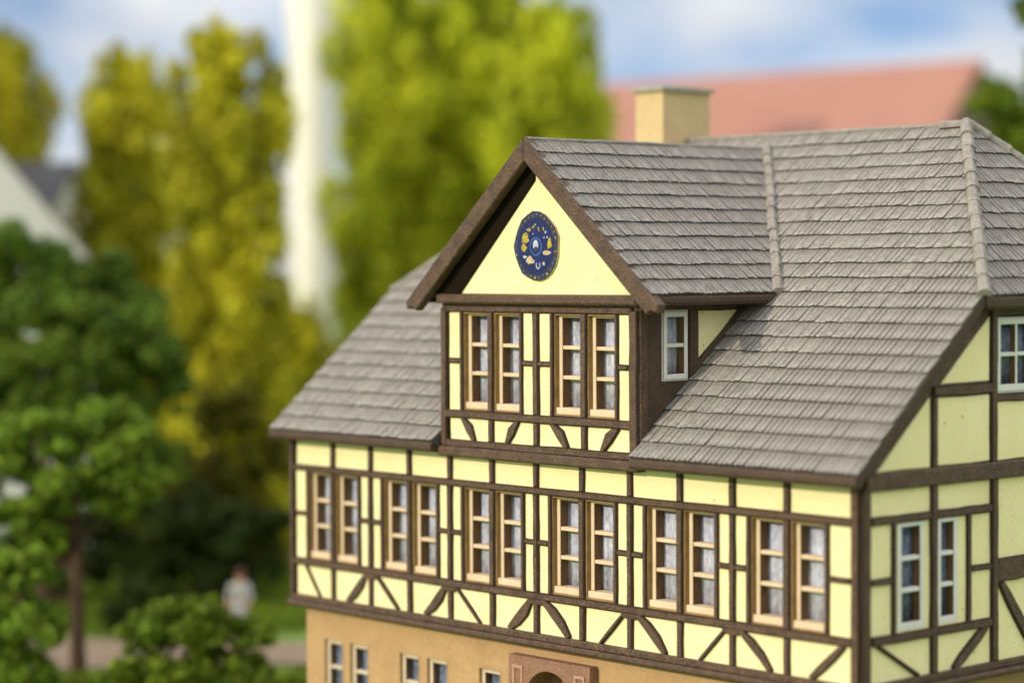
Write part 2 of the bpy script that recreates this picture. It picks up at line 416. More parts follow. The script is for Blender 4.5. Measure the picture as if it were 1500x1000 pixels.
for a, b in zip(edges[:-1], edges[1:]):
    panel(F0, rect(a + .03, b - .03, .03, .47), house)
    panel(F0, rect(a + .03, b - .03, C - .02, B - .03), house)
for i in wins:
    for s in (-1, 1):
        window(F0, *sorted((i + s * .085, i + s * .645)), B + .085, A - .075, house)
        timber(F0, (i + s * .70, B + .04), (i + s * .70, A - .03), .085, house, n1=.045)
        e = i + s * 1.0
        if i == 1 and s < 0: e = X0 + .11
        if i == 11 and s > 0: e = X1 - .14
        lo, hi = sorted((i + s * .70, e))
        panel(F0, rect(lo + .02, hi - .02, B + .03, -.79), house); panel(F0, rect(lo + .02, hi - .02, -.77, A - .03), house)
        timber(F0, (lo + .03, -.78), (hi - .03, -.78), .085, house, 'rail', .04)
# braces: (cell, direction, width, swell)
br = [(0, -1, .05, 0), (1, 1, .13, .7), (2, -1, .075, .2), (3, 1, .13, .7), (4, -1, .06, .2), (5, 1, .14, .8), (6, -1, .13, .6),
      (7, 1, .055, .2), (8, -1, .12, .6), (9, 1, .055, .1), (10, -1, .11, .5), (11, 1, .10, .3)]
for c, s, w, sw in br:
    a, b = edges[c] + .06, edges[c + 1] - .06
    zt, zb = B - .055, C - .0
    wd = b - a
    if s > 0:
        q0, q1 = ((a + .36 * wd, zb), (b - .06 * wd, zt))
    else:
        q0, q1 = ((a + (.10 if c else .26) * wd, zt), (b - (.25 if c else .32) * wd, zb))
    timber(F0, q0, q1, w, house, 'brace', .05, swell=sw, bow=(.035 if sw > .4 else 0) * (-1 if s > 0 else 1), cham=.014)
for i in (2, 4, 6, 8, 10):
    MB().prism(F0, [(i - .20, B - .05), (i - .11, B - .13), (i + .11, B - .13), (i + .20, B - .05)], -.05, .054, .012).build('brace_head', 'timber', house)
# blind walls behind (left gable and back), same yellow plaster and brown boards
def gable_poly(lo=0.0, hi=D, z0=C, drop=0.16):
    pts = [(lo, z0), (hi, z0)]
    up = [(D - .0, zr(0) - drop), (D - HY, zr(HY) - drop), (HY, zr(HY) - drop), (0.0, zr(0) - drop)]
    return pts + up
MB().prism(FL, gable_poly(), -.1, 0.0).build('wall', 'plaster', house)
MB().prism(FB, rect(.1, X1 - X0 - .1, C, .5), -.1, 0.0).build('wall', 'plaster', house)
MB().box((X0 + .1, .13, C - .15), (X1 - .1, D - .12, C - .08)).build('floor_slab', 'dark', house)

# --- right gable wall
gp = [1.52, 2.88, 4.10, 5.37, 6.64, 7.86, 9.22]
timber(FG, (.075, C), (.075, .45), .15, house, n1=.065)
timber(FG, (D - .07, C), (D - .07, .45), .14, house, n1=.06)
MB().prism(FG, rect(-.0, D, -2.265, C), -.12, .06, .015).build('bottom_beam', 'timber', house)
MB().prism(FG, rect(-.02, D + .02, -2.36, -2.266), -.12, .125, .03).build('bottom_moulding', 'timber', house)
MB().prism(FG, rect(.05, D - .05, .40, .64), -.12, .075, .02).build('gable_beam', 'timber', house)
ge = [.14] + gp + [D - .14]
for i in gp:
    timber(FG, (i, C), (i, .41), .14, house, n1=.058)
for k, (a, b) in enumerate(zip(ge[:-1], ge[1:])):
    mirror = k >= 4
    kk = 7 - k if mirror else k
    if kk in (0, 1):
        panel(FG, rect(a + .04, b - .04, .04, .42), house)
        panel(FG, rect(a + .04, b - .04, C - .02, B - .03), house)
        timber(FG, (a + .05, A), (b - .05, A), .12, house, 'rail', .048)
        timber(FG, (a + .05, B), (b - .05, B), .125, house, 'rail', .056)
    else:
        panel(FG, rect(a + .04, b - .04, -.75, .42), house)
        panel(FG, rect(a + .04, b - .04, C - .02, -1.02), house)
        timber(FG, (a + .05, -.89), (b - .05, -.89), .32, house, 'rail', .052)
        if kk == 2: timber(FG, (a + .15 if not mirror else b - .15, -1.05), (b - .2 if not mirror else a + .2, C), .15, house, 'brace', .05, swell=.5)
for c0, lohi, mr_ in ((1.52, (.14, 2.88), 1), (9.22, (7.86, D - .14), -1)):
    for s in (-1, 1):
        w0_, w1_, st, sp_ = ((-.78, -.17, (-.17, -.05), -.85) if s < 0 else (.08, .57, (.57, .76), .79))
        window(FG, *sorted((c0 + mr_ * (w0_ + .02), c0 + mr_ * (w1_ - .02))), B + .085, A - .06, house, fm='white', liner='plaster', edge='card_edge', cur='curtain_dark', rec=-.01, thick=.13, jamb=.085, topr=.06)
        panel(FG, rect(*sorted((c0 + mr_ * (st[0] + .001), c0 + mr_ * st[1])), B + .03, A - .03), house, n1=-.004)
        sp_ = c0 + mr_ * sp_
        timber(FG, (sp_, B + .04), (sp_, A - .03), .10, house, n1=.045)
        e = lohi[0] if s * mr_ < 0 else lohi[1]
        lo, hi = sorted((sp_, e))
        panel(FG, rect(lo + .03, hi - .03, B + .03, -.82), house); panel(FG, rect(lo + .03, hi - .03, -.80, A - .03), house)
        timber(FG, (lo + .04, -.81), (hi - .04, -.81), .09, house, 'rail', .042)
timber(FG, (.30, B - .05), (1.20, C), .06, house, 'brace', .05)
timber(FG, (1.95, C), (2.72, B - .05), .14, house, 'brace', .05, swell=.5)
# gable triangle
lim = lambda y: zr(min(y, D - y)) - .17
bd = MB()
for s in (0, 1):
    mm = (lambda y: D - y) if s else (lambda y: y)
    for pl in ([(.12, .62), (2.9, .62), (2.9, HZ - .15), (HY, lim(HY)), (.12, lim(.12))], rect(2.901, 3.9, .62, 1.56), rect(2.901, 3.9, 2.66, HZ - .15), rect(3.901, 5.37, .62, HZ - .15)):
        bd.prism(FG, ccw(FG, [(mm(p[0]), p[1]) for p in pl]), -.09, .0)
bd.build('gable_board', 'timber', house)
for s in (0, 1):
    mm = (lambda y: D - y) if s else (lambda y: y)
    pans = [[(.30, .655), (1.45, .655), (1.45, 1.60)], [(1.59, .655), (2.78, .655), (2.78, 1.58), (1.59, 1.58)], [(1.70, 1.77), (2.77, 1.77), (2.77, 2.67)],
            [(2.95, .655), (4.05, .655), (4.05, 1.50), (2.95, 1.50)], [(4.2, .655), (5.29, .655), (5.29, 1.5), (4.2, 1.5)], [(4.2, 1.7), (5.29, 1.7), (5.29, 2.6), (4.2, 2.6)]]
    for pl in pans: panel(FG, [(mm(p[0]), p[1]) for p in pl], house, n1=.018, n0=-.02)
    for a, b, w in (((1.52, .63), (1.52, 1.6), .12), ((2.865, .63), (2.865, 2.8), .14), ((4.12, .63), (4.12, 2.8), .12)):
        timber(FG, (mm(a[0]), a[1]), (mm(b[0]), b[1]), w, house, n1=.06, n0=-.03)
    timber(FG, (mm(1.5), 1.675), (mm(2.85), 1.675), .15, house, 'rail', .055, n0=-.03)
    timber(FG, (mm(2.9), 1.53), (mm(5.33), 1.53), .12, house, 'rail', .052, n0=-.03)
    timber(FG, (mm(2.9), 2.73), (mm(5.33), 2.73), .12, house, 'rail', .052, n0=-.03)
    # the rafter under the verge
    pl = [(mm(-.02), lim(-.02) + .14), (mm(-.02), lim(-.02) - .10), (mm(HY), lim(HY) - .10), (mm(HY + .1), lim(HY) + .09)]
    MB().prism(FG, ccw(FG, pl), .02, .085, .015).build('rafter', 'timber', house)
    window(FG, *sorted((mm(2.955), mm(3.87))), 1.61, 2.63, house, rows=2, cols=2, fm='white', liner='white', edge='card_edge', cur='curtain_dark', rec=-.02, thick=.12, jamb=.08, topr=.08)
timber(FG, (5.37, .63), (5.37, 2.8), .14, house, n1=.06, n0=-.03)

# --- dormer (cross gable) front
DE0, DE1 = 3.94, 8.28
def dt(p0, p1, w, name='post', n1=.05, **k): return timber(FD, p0, p1, w, house, name, n1, **k)
dt((DE0 + .07, .58), (DE0 + .07, 2.75), .14, n1=.06); dt((DE1 - .085, .58), (DE1 - .085, 2.75), .17, n1=.06)
MB().prism(FD, rect(DE0 - .03, DE1 + .03, .43, .585), -.1, .11, .03).build('sill_moulding', 'timber', house)
dt((DE0 + .1, .64), (DE1 - .12, .64), .12, 'rail', .055)
dt((DE0 + .1, 1.10), (DE1 - .12, 1.10), .13, 'rail', .058)
dt((DE0 + .1, 2.74), (DE1 - .12, 2.74), .11, 'rail', .045)
dposts = [5.10, 6.12, 7.155]
for x in dposts:
    dt((x, .69), (x, 1.05), .115); dt((x, 1.15), (x, 2.70), .13)
de = [DE0 + .14] + dposts + [DE1 - .17]
for a, b in zip(de[:-1], de[1:]): panel(FD, rect(a + .04, b - .04, .68, 1.06), house)
for (c0, lo, hi) in ((5.10, DE0 + .14, 6.12), (7.155, 6.12, DE1 - .17)):
    for s in (-1, 1):
        window(FD, *sorted((c0 + s * .085, c0 + s * .63)), 1.19, 2.665, house)
        sp = c0 + s * .685
        dt((sp, 1.14), (sp, 2.71), .08, n1=.046)
        a, b = sorted((sp, lo if s < 0 else hi))
        panel(FD, rect(a + .02, b - .02, 1.14, 1.92), house); panel(FD, rect(a + .02, b - .02, 1.94, 2.71), house)
        dt((a + .03, 1.93), (b - .03, 1.93), .085, 'rail', .042)
for a, b, s in ((4.42, 4.72, 1), (5.72, 5.45, -1), (6.46, 6.80, 1), (7.86, 7.52, -1)):
    dt((a, 1.05), (b, .68), .13, 'brace', .052, swell=.7, bow=.03 * s)
MB().prism(FD, rect(DE0 - .04, DE1 + .04, 2.82, 2.965), -.1, .115, .03).build('gable_beam', 'timber', house)
MB().prism(FD, rect(DE0, DE1, 2.79, 2.819), -.1, .01).build('gable_beam', 'timber', house)
# gable panel; wall rafters coloured near-black, left one wider, as painted roof shadow
gz = 2.966
hw = lambda z, off: (DZR - off - z) / DS
tri = [(DXC - hw(gz, .36), gz), (DXC + hw(gz, .36), gz), (DXC, DZR - .36)]
panel(FD, tri, house, n1=.0)
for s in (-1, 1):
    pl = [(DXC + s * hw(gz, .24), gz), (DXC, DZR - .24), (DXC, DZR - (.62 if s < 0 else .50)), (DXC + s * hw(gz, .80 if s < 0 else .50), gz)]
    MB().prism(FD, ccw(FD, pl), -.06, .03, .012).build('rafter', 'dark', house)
# side wall (right) : brown boards, white window, one yellow panel above the roof line
def below(y): return zr(y) - .12
sw = MB()
for pl in ([(-.1, .45), (.36, below(.36)), (.36, 2.95), (-.1, 2.95)], [(.361, below(.361)), (.90, below(.9)), (.90, 1.72), (.361, 1.72)], rect(.361, .90, 2.75, 2.95), [(.901, below(.901)), (2.38, below(2.38)), (2.38, 2.95), (.901, 2.95)]):
    sw.prism(FS, ccw(FS, pl), -.1, 0)
side = sw.build('side_wall', 'timber_side', house)
panel(FS, [(1.13, 2.03), (2.05, 2.735), (1.13, 2.735)], house, n1=.012, n0=-.02)
MB().prism(FS, rect(.93, 1.10, 1.78, 2.76), -.02, .05, .015).build('post', 'timber_side', house)
MB().prism(FS, rect(-.1, 2.3, 2.76, 2.93), -.02, .055, .015).build('rail', 'timber_side', house)
MB().prism(FS, rect(-.098, .06, .75, 2.759), -.02, .02, .01).build('post', 'timber', house)
window(FS, .381, .88, 1.74, 2.73, house, rows=2, fm='white', liner='white', edge='card_edge', cur='curtain', rec=-.03, thick=.14, jamb=.07, sill=.08, topr=.08)
MB().prism(FS2, ccw(FS2, [(.1, .45), (.1, 2.95), (-2.4, 2.95), (-2.4, below(2.4))]), -.1, 0).build('side_wall', 'timber_side', house)
# little dark flashing where the panel meets the roof
MB().prism(FS, ccw(FS, wobble_poly((.98, zr(.98) + .05), (2.35, zr(2.35) + .06), .10, seg=8)), -.01, .06, .02).build('flashing', 'timber_side', house)

# --- zodiac disc in the gable
dcx, dcz, dr_ = 6.15, 3.69, 0.53
FDs = frame((dcx * (1 - .93), -0.1 - .005, 0), (.93, 0, 0), (0, 0, 1), (0, -1, 0))
K = 22
jr = [1 + random.uniform(-.05, .025) for _ in range(K)]
ol = [(dcx + dr_ * jr[i] * math.cos(2 * math.pi * i / K), dcz + dr_ * 1.0 * jr[i] * math.sin(2 * math.pi * i / K)) for i in range(K)]
disc = MB().prism(FDs, ol, 0.0, .035, .006, 0, 1).build('zodiac_disc', ['navy', 'paper'], house)
circ = lambda cx, cz, rx, rz, k=26, j=0.0: [(cx + rx * (1 + random.uniform(-j, j)) * math.cos(2 * math.pi * i / k), cz + rz * (1 + random.uniform(-j, j)) * math.sin(2 * math.pi * i / k)) for i in range(k)]
def dec(poly, n, mt, name): return MB().prism(FDs, ccw(FDs, poly), .034, n).build(name, mt, disc)
dec(circ(dcx, dcz, dr_ * .80, dr_ * .80), .0365, 'blue', 'star_field')
dec(circ(dcx, dcz, dr_ * .27, dr_ * .27), .0380, 'blue_light', 'ring')
dec(circ(dcx, dcz, dr_ * .225, dr_ * .225), .0390, 'blue', 'ring_centre')
dec(circ(dcx, dcz + .02, dr_ * .12, dr_ * .15), .0400, 'silver', 'globe')
dec(circ(dcx + .005, dcz - .04, dr_ * .09, dr_ * .07), .0406, 'navy', 'globe')
def stroke(pts, w, mt, name='zodiac_symbol'):
    mb = MB()
    for p, q in zip(pts[:-1], pts[1:]): mb.prism(FDs, ccw(FDs, wobble_poly(p, q, w, jit=.1)), .034, .039 + random.uniform(0, .0012))
    return mb.build(name, mt, disc)
P = lambda x, y: (dcx + (x - 365) / 245 * dr_, dcz - (y - 485) / 395 * dr_)
def blob(x, y, rx, ry, mt): return dec(circ(*P(x, y), rx / 245 * dr_, ry / 395 * dr_, 11, .38), .0385 + random.uniform(0, .001), mt, 'zodiac_symbol')
for x, y, rx, ry, mt in ((248, 378, 40, 58, 'gold'), (236, 500, 28, 50, 'gold'), (292, 296, 22, 20, 'gold'), (514, 458, 24, 58, 'gold'), (482, 556, 40, 38, 'pale'),
                         (305, 642, 36, 44, 'pale'), (245, 600, 20, 15, 'silver'), (452, 678, 12, 20, 'pale'), (456, 386, 9, 10, 'silver'), (490, 384, 9, 10, 'silver'), (336, 345, 7, 9, 'silver'), (472, 325, 8, 16, 'silver')):
    blob(x, y, rx, ry, mt)
stroke([P(328, 275), P(352, 250), P(368, 232)], .022, 'gold'); stroke([P(350, 250), P(342, 285)], .016, 'gold')
stroke([P(392, 268), P(402, 318)], .022, 'gold'); stroke([P(446, 270), P(454, 310)], .020, 'gold')
stroke([P(372, 668), P(370, 710), P(390, 735), P(410, 710), P(408, 668)], .022, 'silver')
stroke([P(215, 420), P(240, 470)], .02, 'gold'); stroke([P(505, 400), P(530, 420)], .018, 'gold')
for i in range(30):
    a = 2 * math.pi * i / 30 + .05; r = dr_ * random.uniform(.86, .92)
    dec(circ(dcx + r * math.cos(a), dcz + r * math.sin(a), random.uniform(.008, .018), random.uniform(.010, .024), 7, .45), .0375 + random.uniform(0, .001), random.choice(['rim', 'rim', 'gold', 'rim', 'blue_light', 'silver']), 'rim_mark')

# --- roofs
def clip(poly, hp):
    """convex clip: keep a*x + b*y + c >= 0"""
    a, b, c = hp; out = []
    for i in range(len(poly)):
        p, q = poly[i], poly[(i + 1) % len(poly)]
        dp, dq = a * p[0] + b * p[1] + c, a * q[0] + b * q[1] + c
        if dp >= 0: out.append(p)
        if (dp >= 0) != (dq >= 0):
            t = dp / (dp - dq); out.append((p[0] + (q[0] - p[0]) * t, p[1] + (q[1] - p[1]) * t))
    return out
def halfplane(p, q):
    """keeps the side to the left of p -> q"""
    return (-(q[1] - p[1]), q[0] - p[0], (q[1] - p[1]) * p[0] - (q[0] - p[0]) * p[1])

def slope_frame(O, Aax, Bax):
    Aax = np.array(Aax, float); Bax = np.array(Bax, float); Bax /= np.linalg.norm(Bax)
    return frame(O, Aax, Bax, np.cross(Aax, Bax)), Aax, Bax, np.cross(Aax, Bax)
SL = math.sqrt(1 + MS * MS)
F1, a1, b1, n1_ = slope_frame((0, YE, ZE), (1, 0, 0), (0, 1, MS))                      # main front slope: (x, distance up)
SD = math.sqrt(1 + DS * DS)
F2, a2, b2, n2_ = slope_frame((DXC + DXE, 0, zd(DXC + DXE)), (0, 1, 0), (-1, 0, DS))   # dormer, slope facing +x: (y, up)
F3, a3, b3, n3_ = slope_frame((DXC - DXE, 0, zd(DXC - DXE)), (0, -1, 0), (1, 0, DS))   # dormer, other slope: (-y, up)
HS = (ZR - HZ) / (RX1 - HX1)
F4, a4, b4, n4_ = slope_frame((RX1, 0, HZ), (0, 1, 0), (-1, 0, HS))                    # right half hip
F5, a5, b5, n5_ = slope_frame((RX0, 0, HZ), (0, -1, 0), (1, 0, HS))                    # other half hip
F6, a6, b6, n6_ = slope_frame((0, D - YE, ZE), (-1, 0, 0), (0, -1, MS))                # back slope
up = lambda y: (y - YE) * SL
VY0 = 2.40                                                     # the valley's foot (dormer eave meets the main roof)
vfoot = ((zd(DXC + DXE) - ZE) / MS + YE)
vtop = ((DZR - ZE) / MS + YE)
TW, TL = 0.102, 0.335
TILES = []                                                     # (frame axes, origin, poly(a,b rel), rnd, full, size in the picture)
def proj_area(P):
    d = P - CAM; z = d @ CF
    return 1.0 / (z * z)
def lay(Fr, ax, bx, nx, a0, a1_, L, planes, vis=True):
    rows = int(math.ceil(L / TL)); tl = L / rows
    for r in range(rows):
        b0 = r * tl; a = a0 - random.uniform(0, TW) - (TW / 2 if r % 2 else 0)
        wav = random.uniform(0, 6)
        while a < a1_:
            w = TW * random.uniform(.92, 1.08); gap = random.choice((.004, .006, .009, .012, .016))
            lo = -.016 + random.uniform(-.006, .006) + .006 * math.sin(a * 5 + wav)
            bl = b0 + lo; tp = b0 + tl * 1.10
            poly = [(a + gap / 2, bl + random.uniform(0, .007)), (a + w * .5, bl - random.uniform(0, .006)), (a + w - gap / 2, bl + random.uniform(0, .007)), (a + w - gap / 2, tp), (a + gap / 2, tp)]
            full = True; pl = poly
            cen = (a + w / 2, b0 + tl / 2)
            for hp in planes(cen):
                q = clip(pl, hp)
                if len(q) != len(pl) or any(abs(x[0] - y[0]) + abs(x[1] - y[1]) > 1e-6 for x, y in zip(q, pl)): full = False
                pl = q
                if len(pl) < 3: break
            if len(pl) >= 3 and (max(p[0] for p in pl) - min(p[0] for p in pl)) > .015:
                O = Fr(cen[0], b0)
                TILES.append((Fr, ax, bx, nx, (a, b0), pl, tl, random.random(), full, proj_area(O) if vis else 0))
            a += w
H1 = halfplane((RX1, 0), (RX1, 9))
HIPR = halfplane((RX1, up(HY)), (HX1, up(YR))); HIPL = halfplane((HX0, up(YR)), (RX0, up(HY)))
VAL = halfplane((DXC, up(vtop)), (DXC + DXE, up(vfoot))); VALL = halfplane((DXC - DXE, up(vfoot)), (DXC, up(vtop)))
TOP = (0, -1, up(YR))
def pl_right(c):
    y = c[1] / SL + YE
    left = [(1, 0, -8.30)] if y < 2.55 else ([VAL] if y < vtop else [(1, 0, -DXC)])
    return left + [(-1, 0, RX1), HIPR, TOP, (0, 1, .03)]
def pl_left(c):
    y = c[1] / SL + YE
    left = [(-1, 0, 3.93)] if y < 2.55 else ([VALL] if y < vtop else [(-1, 0, DXC)])
    return left + [(1, 0, -RX0), HIPL, TOP, (0, 1, .03)]
lay(F1, a1, b1, n1_, DXC - .2, RX1, up(YR), pl_right)
lay(F1, a1, b1, n1_, RX0, DXC + .2, up(YR), pl_left)
DL = DXE * SD
dval = halfplane((vfoot, 0), (vtop, DL))
lay(F2, a2, b2, n2_, DY, vtop, DL, lambda c: [(1, 0, -DY), dval, (0, -1, DL), (0, 1, .03)])
dval3 = (dval[0] * -1, dval[1], dval[2])
lay(F3, a3, b3, n3_, -vtop, -DY, DL, lambda c: [(-1, 0, -DY), dval3, (0, -1, DL), (0, 1, .03)], False)
HL = (RX1 - HX1) * math.sqrt(1 + HS * HS)
lay(F4, a4, b4, n4_, HY, D - HY, HL, lambda c: [halfplane((YR, HL), (HY, 0)), halfplane((D - HY, 0), (YR, HL)), (0, 1, .03)])
lay(F5, a5, b5, n5_, -(D - HY), -HY, HL, lambda c: [halfplane((-YR, HL), (-(D - HY), 0)), halfplane((-HY, 0), (-YR, HL)), (0, 1, .03)], False)
lay(F6, a6, b6, n6_, -RX1, -RX0, up(YR), lambda c: [(1, 0, RX1), (-1, 0, -RX0), halfplane((-HX1, up(YR)), (-RX1, up(HY))), halfplane((-RX0, up(HY)), (-HX0, up(YR))), TOP, (0, 1, .03)], False)

TH, TT = .036, .006
def tile_geo(pl, b0, tl, hs=1.0):
    k = len(pl)
    nn = [TH * hs + (TT - TH * hs) * min(1, max(0, (p[1] - b0) / (tl * 1.1))) for p in pl]
    wear = [max(0, 1 - max(0, p[1] - b0) / (tl * .62)) for p in pl]
    fs = [tuple(range(k)), ] + [(i, i + k, (i + 1) % k + k, (i + 1) % k) for i in range(k)]
    return nn, wear, fs
full = sorted([t for t in TILES if t[8] and t[9] > 0], key=lambda t: -t[9])
pick = set(id(t) for t in full[:300])
# roof boards under the tiles
th = .13
rb = MB()
def slab(Fr, poly, mbx, t0=th): mbx.prism(Fr, ccw(Fr, poly), -t0, 0.0)
slab(F1, [(8.281, 0), (RX1, 0), (RX1, up(HY)), (11.2, up(HY + 1.5)), (8.281, up(HY + 1.5))], rb)
slab(F1, [(11.19, up(HY + 1.49)), (HX1, up(YR)), (DXC, up(YR)), (DXC, up(vtop)), (8.2, up(2.95))], rb)
slab(F1, [(3.939, 0), (3.939, up(HY + 1.5)), (1.1, up(HY + 1.5)), (RX0, up(HY)), (RX0, 0)], rb)
slab(F1, [(1.1, up(HY + 1.51)), (HX0, up(YR)), (DXC - .001, up(YR)), (DXC - .001, up(vtop)), (3.95, up(2.95))], rb)
slab(F6, [(-RX1, 0), (-RX0, 0), (-RX0, up(HY)), (-HX0, up(YR)), (-HX1, up(YR)), (-RX1, up(HY))], rb)
slab(F4, [(HY, 0), (D - HY, 0), (YR, HL)], rb); slab(F5, [(-(D - HY), 0), (-HY, 0), (-YR, HL)], rb)
roof = rb.build('roof', 'slab', house)
db = MB()
slab(F2, [(DY + .02, 0), (vfoot, 0), (vtop, DL), (DY + .02, DL)], db); slab(F3, [(-vfoot, 0), (-DY - .02, 0), (-DY - .02, DL), (-vtop, DL)], db)
droof = db.build('dormer_roof', 'slab', house)
# joined tiles
far = {0: MB(), 1: MB()}
for t in TILES:
    if id(t) in pick: continue
    Fr, ax, bx, nx, (a, b0), pl, tl, rv, fu, ar_ = t
    nn, wear, fs = tile_geo(pl, b0, tl, .8 + .5 * ((rv * 7.3) % 1))
    k = len(pl)
    vs = [Fr(p[0], p[1], n) for p, n in zip(pl, nn)] + [Fr(p[0], p[1], -.003) for p in pl]
    far[1 if Fr in (F2, F3) else 0].add(vs, fs, [0] + [1] * k, wear=wear + wear, rnd=[rv] * (2 * k))
for k, par in ((0, roof), (1, droof)):
    o = far[k].build('tiles', ['tile', 'groove'], par); o['kind'] = 'stuff'
# the 300 tiles that show largest: one object each, a dozen shared meshes
variants = []
hb = np.array(HB)
for i in range(14):
    w = TW * random.uniform(.94, 1.08); g_ = random.choice((.004, .006, .009, .012, .016))
    pl = [(-w / 2 + g_ / 2, -.012 + random.uniform(0, .012)), (0, -.016 - random.uniform(0, .008)), (w / 2 - g_ / 2, -.012 + random.uniform(0, .012)), (w / 2 - g_ / 2, TL * 1.1), (-w / 2 + g_ / 2, TL * 1.1)]
    nn, wear, fs = tile_geo(pl, 0, TL, random.uniform(.8, 1.3)); k = len(pl)
    me = bpy.data.meshes.new('tile')
    me.from_pydata([(p[0] * S, p[1] * S, n * S) for p, n in zip(pl, nn)] + [(p[0] * S, p[1] * S, -.003 * S) for p in pl], [], fs)
    at = me.attributes.new('wear', 'FLOAT', 'POINT'); at.data.foreach_set('value', wear + wear)
    at = me.attributes.new('rnd', 'FLOAT', 'POINT'); at.data.foreach_set('value', [(i + .5) / 14] * (2 * k))
    me.materials.append(M['tile']); me.materials.append(M['groove'])
    me.polygons.foreach_set('material_index', [0] + [1] * k); variants.append((w, me))
for t in full[:300]:
    Fr, ax, bx, nx, (a, b0), pl, tl, rv, fu, ar_ = t
    w = max(p[0] for p in pl) - min(p[0] for p in pl); cx_ = (max(p[0] for p in pl) + min(p[0] for p in pl)) / 2
    cand = sorted(variants, key=lambda q: abs(q[0] - w - .008))[:5]
    o = bpy.data.objects.new('tile', random.choice(cand)[1]); COL.objects.link(o)
    o.parent = droof if Fr in (F2, F3) else roof
    mw = Matrix((ax, bx, nx)).transposed().to_4x4(); mw.translation = Vector((Fr(cx_, b0) - hb) * S)
    sx = w / max(.01, cand[0][0]); o.matrix_local = mw @ Matrix.Diagonal((min(1.12, max(.85, sx)), tl / TL, 1, 1))

# caps along hips, valleys and the ridge
def caps(p, q, width, parent, name, seg=.36, h=.07, lift=.02, upv=(0, 0, 1), matn='hiptile'):
    p, q = np.array(p, float), np.array(q, float); d = q - p; L = np.linalg.norm(d); d /= L
    side_ = np.cross(d, upv); side_ /= np.linalg.norm(side_); u_ = np.cross(side_, d)
    k = max(1, round(L / seg)); sl_ = L / k
    prof = [(-.5, -.5), (-.46, .35), (-.2, .95), (.2, .95), (.46, .35), (.5, -.5)]
    for i in range(k):
        mb = MB(); vs = []; jj = random.uniform(-.012, .012); hj = random.uniform(.9, 1.15)
        for t, e in ((i * sl_ - .012, 1.10), (i * sl_ + .05, 1.06), ((i + 1) * sl_ + .01, .90)):
            for (x, y) in prof:
                vs.append(p + d * t + side_ * (x * width * e + jj + random.uniform(-.006, .006)) + u_ * (y * h * e * hj + lift + random.uniform(-.004, .004)))
        n_ = len(prof); fs = [tuple(reversed(range(n_))), tuple(range(2 * n_, 3 * n_))]
        for r in range(2):
            for j in range(n_):
                jn = (j + 1) % n_; fs.append((r * n_ + j, r * n_ + jn, (r + 1) * n_ + jn, (r + 1) * n_ + j))
        mb.add(vs, fs); mb.build(name, matn, parent)
caps((RX1, HY, HZ), (HX1 - .02, YR, ZR), .19, roof, 'hip_tile', .40, .075, .03)
caps((RX1, D - HY, HZ), (HX1 - .02, YR, ZR), .19, roof, 'hip_tile', .40, .075, .03)
caps((RX0, HY, HZ), (HX0 + .02, YR, ZR), .15, roof, 'hip_tile', .40, .05, .01)
caps((HX0, YR, ZR), (HX1 + .03, YR, ZR), .10, roof, 'ridge_tile', .42, .035, .0)
caps((HX1 - .42, YR - .02, ZR - .01), (HX1 + .02, YR - .02, ZR), .22, roof, 'ridge_tile', .5, .07, .0)
caps((DXC + DXE + .04, vfoot - .04, zd(DXC + DXE) - .02), (DXC, vtop, DZR), .17, roof, 'valley_tile', .34, .075, .045)
caps((DXC - DXE - .04, vfoot - .04, zd(DXC - DXE) - .02), (DXC, vtop, DZR), .17, roof, 'valley_tile', .34, .075, .045)
caps((DXC, DY + .06, DZR), (DXC, vtop, DZR), .09, droof, 'ridge_tile', .36, .028, .0)
# fascias under the eaves: a board with a rounded lip
def fascia(p, q, parent, depth=.15, outv=(0, -1, 0), name='fascia', drop=0.0):
    p, q, ov = np.array(p, float), np.array(q, float), np.array(outv, float)
    prof = [(-.10, -.02), (.02, -.02), (.045, -.06), (.045, -depth + .045), (.015, -depth), (-.10, -depth)]
    vs = [e + ov * a + np.array((0, 0, b - drop)) for e in (p, q) for a, b in prof]
    n_ = len(prof); fs = [tuple(range(n_)), tuple(reversed(range(n_, 2 * n_)))] + [(i + n_, (i + 1) % n_ + n_, (i + 1) % n_, i) for i in range(n_)]
    mb = MB(); mb.add(vs, fs); return mb.build(name, 'timber_side', parent)
fascia((8.30, YE, ZE), (RX1 - .01, YE, ZE), roof, .17); fascia((RX0 + .01, YE, ZE), (3.92, YE, ZE), roof, .17)
fascia((DXC + DXE, DY + .16, zd(DXC + DXE)), (DXC + DXE, vfoot - .02, zd(DXC + DXE)), droof, .16, (1, 0, 0))
fascia((DXC - DXE, DY + .16, zd(DXC - DXE)), (DXC - DXE, vfoot - .02, zd(DXC - DXE)), droof, .16, (-1, 0, 0))
fascia((RX1, HY + .05, HZ), (RX1, D - HY - .05, HZ), roof, .20, (1, 0, 0))
# verge boards of the main roof
for s in (0, 1):
    xx = RX1 - .02 if s else RX0 + .02
    Fv = frame((xx, 0, 0), (0, 1, 0), (0, 0, 1), (1, 0, 0))
    MB().prism(Fv, ccw(Fv, [(YE + .02, ZE - .01), (HY, zr(HY) - .01), (HY + .02, zr(HY) - .17), (YE + .02, ZE - .17)]), -.06, .03, .012).build('verge_board', 'timber_side', roof)
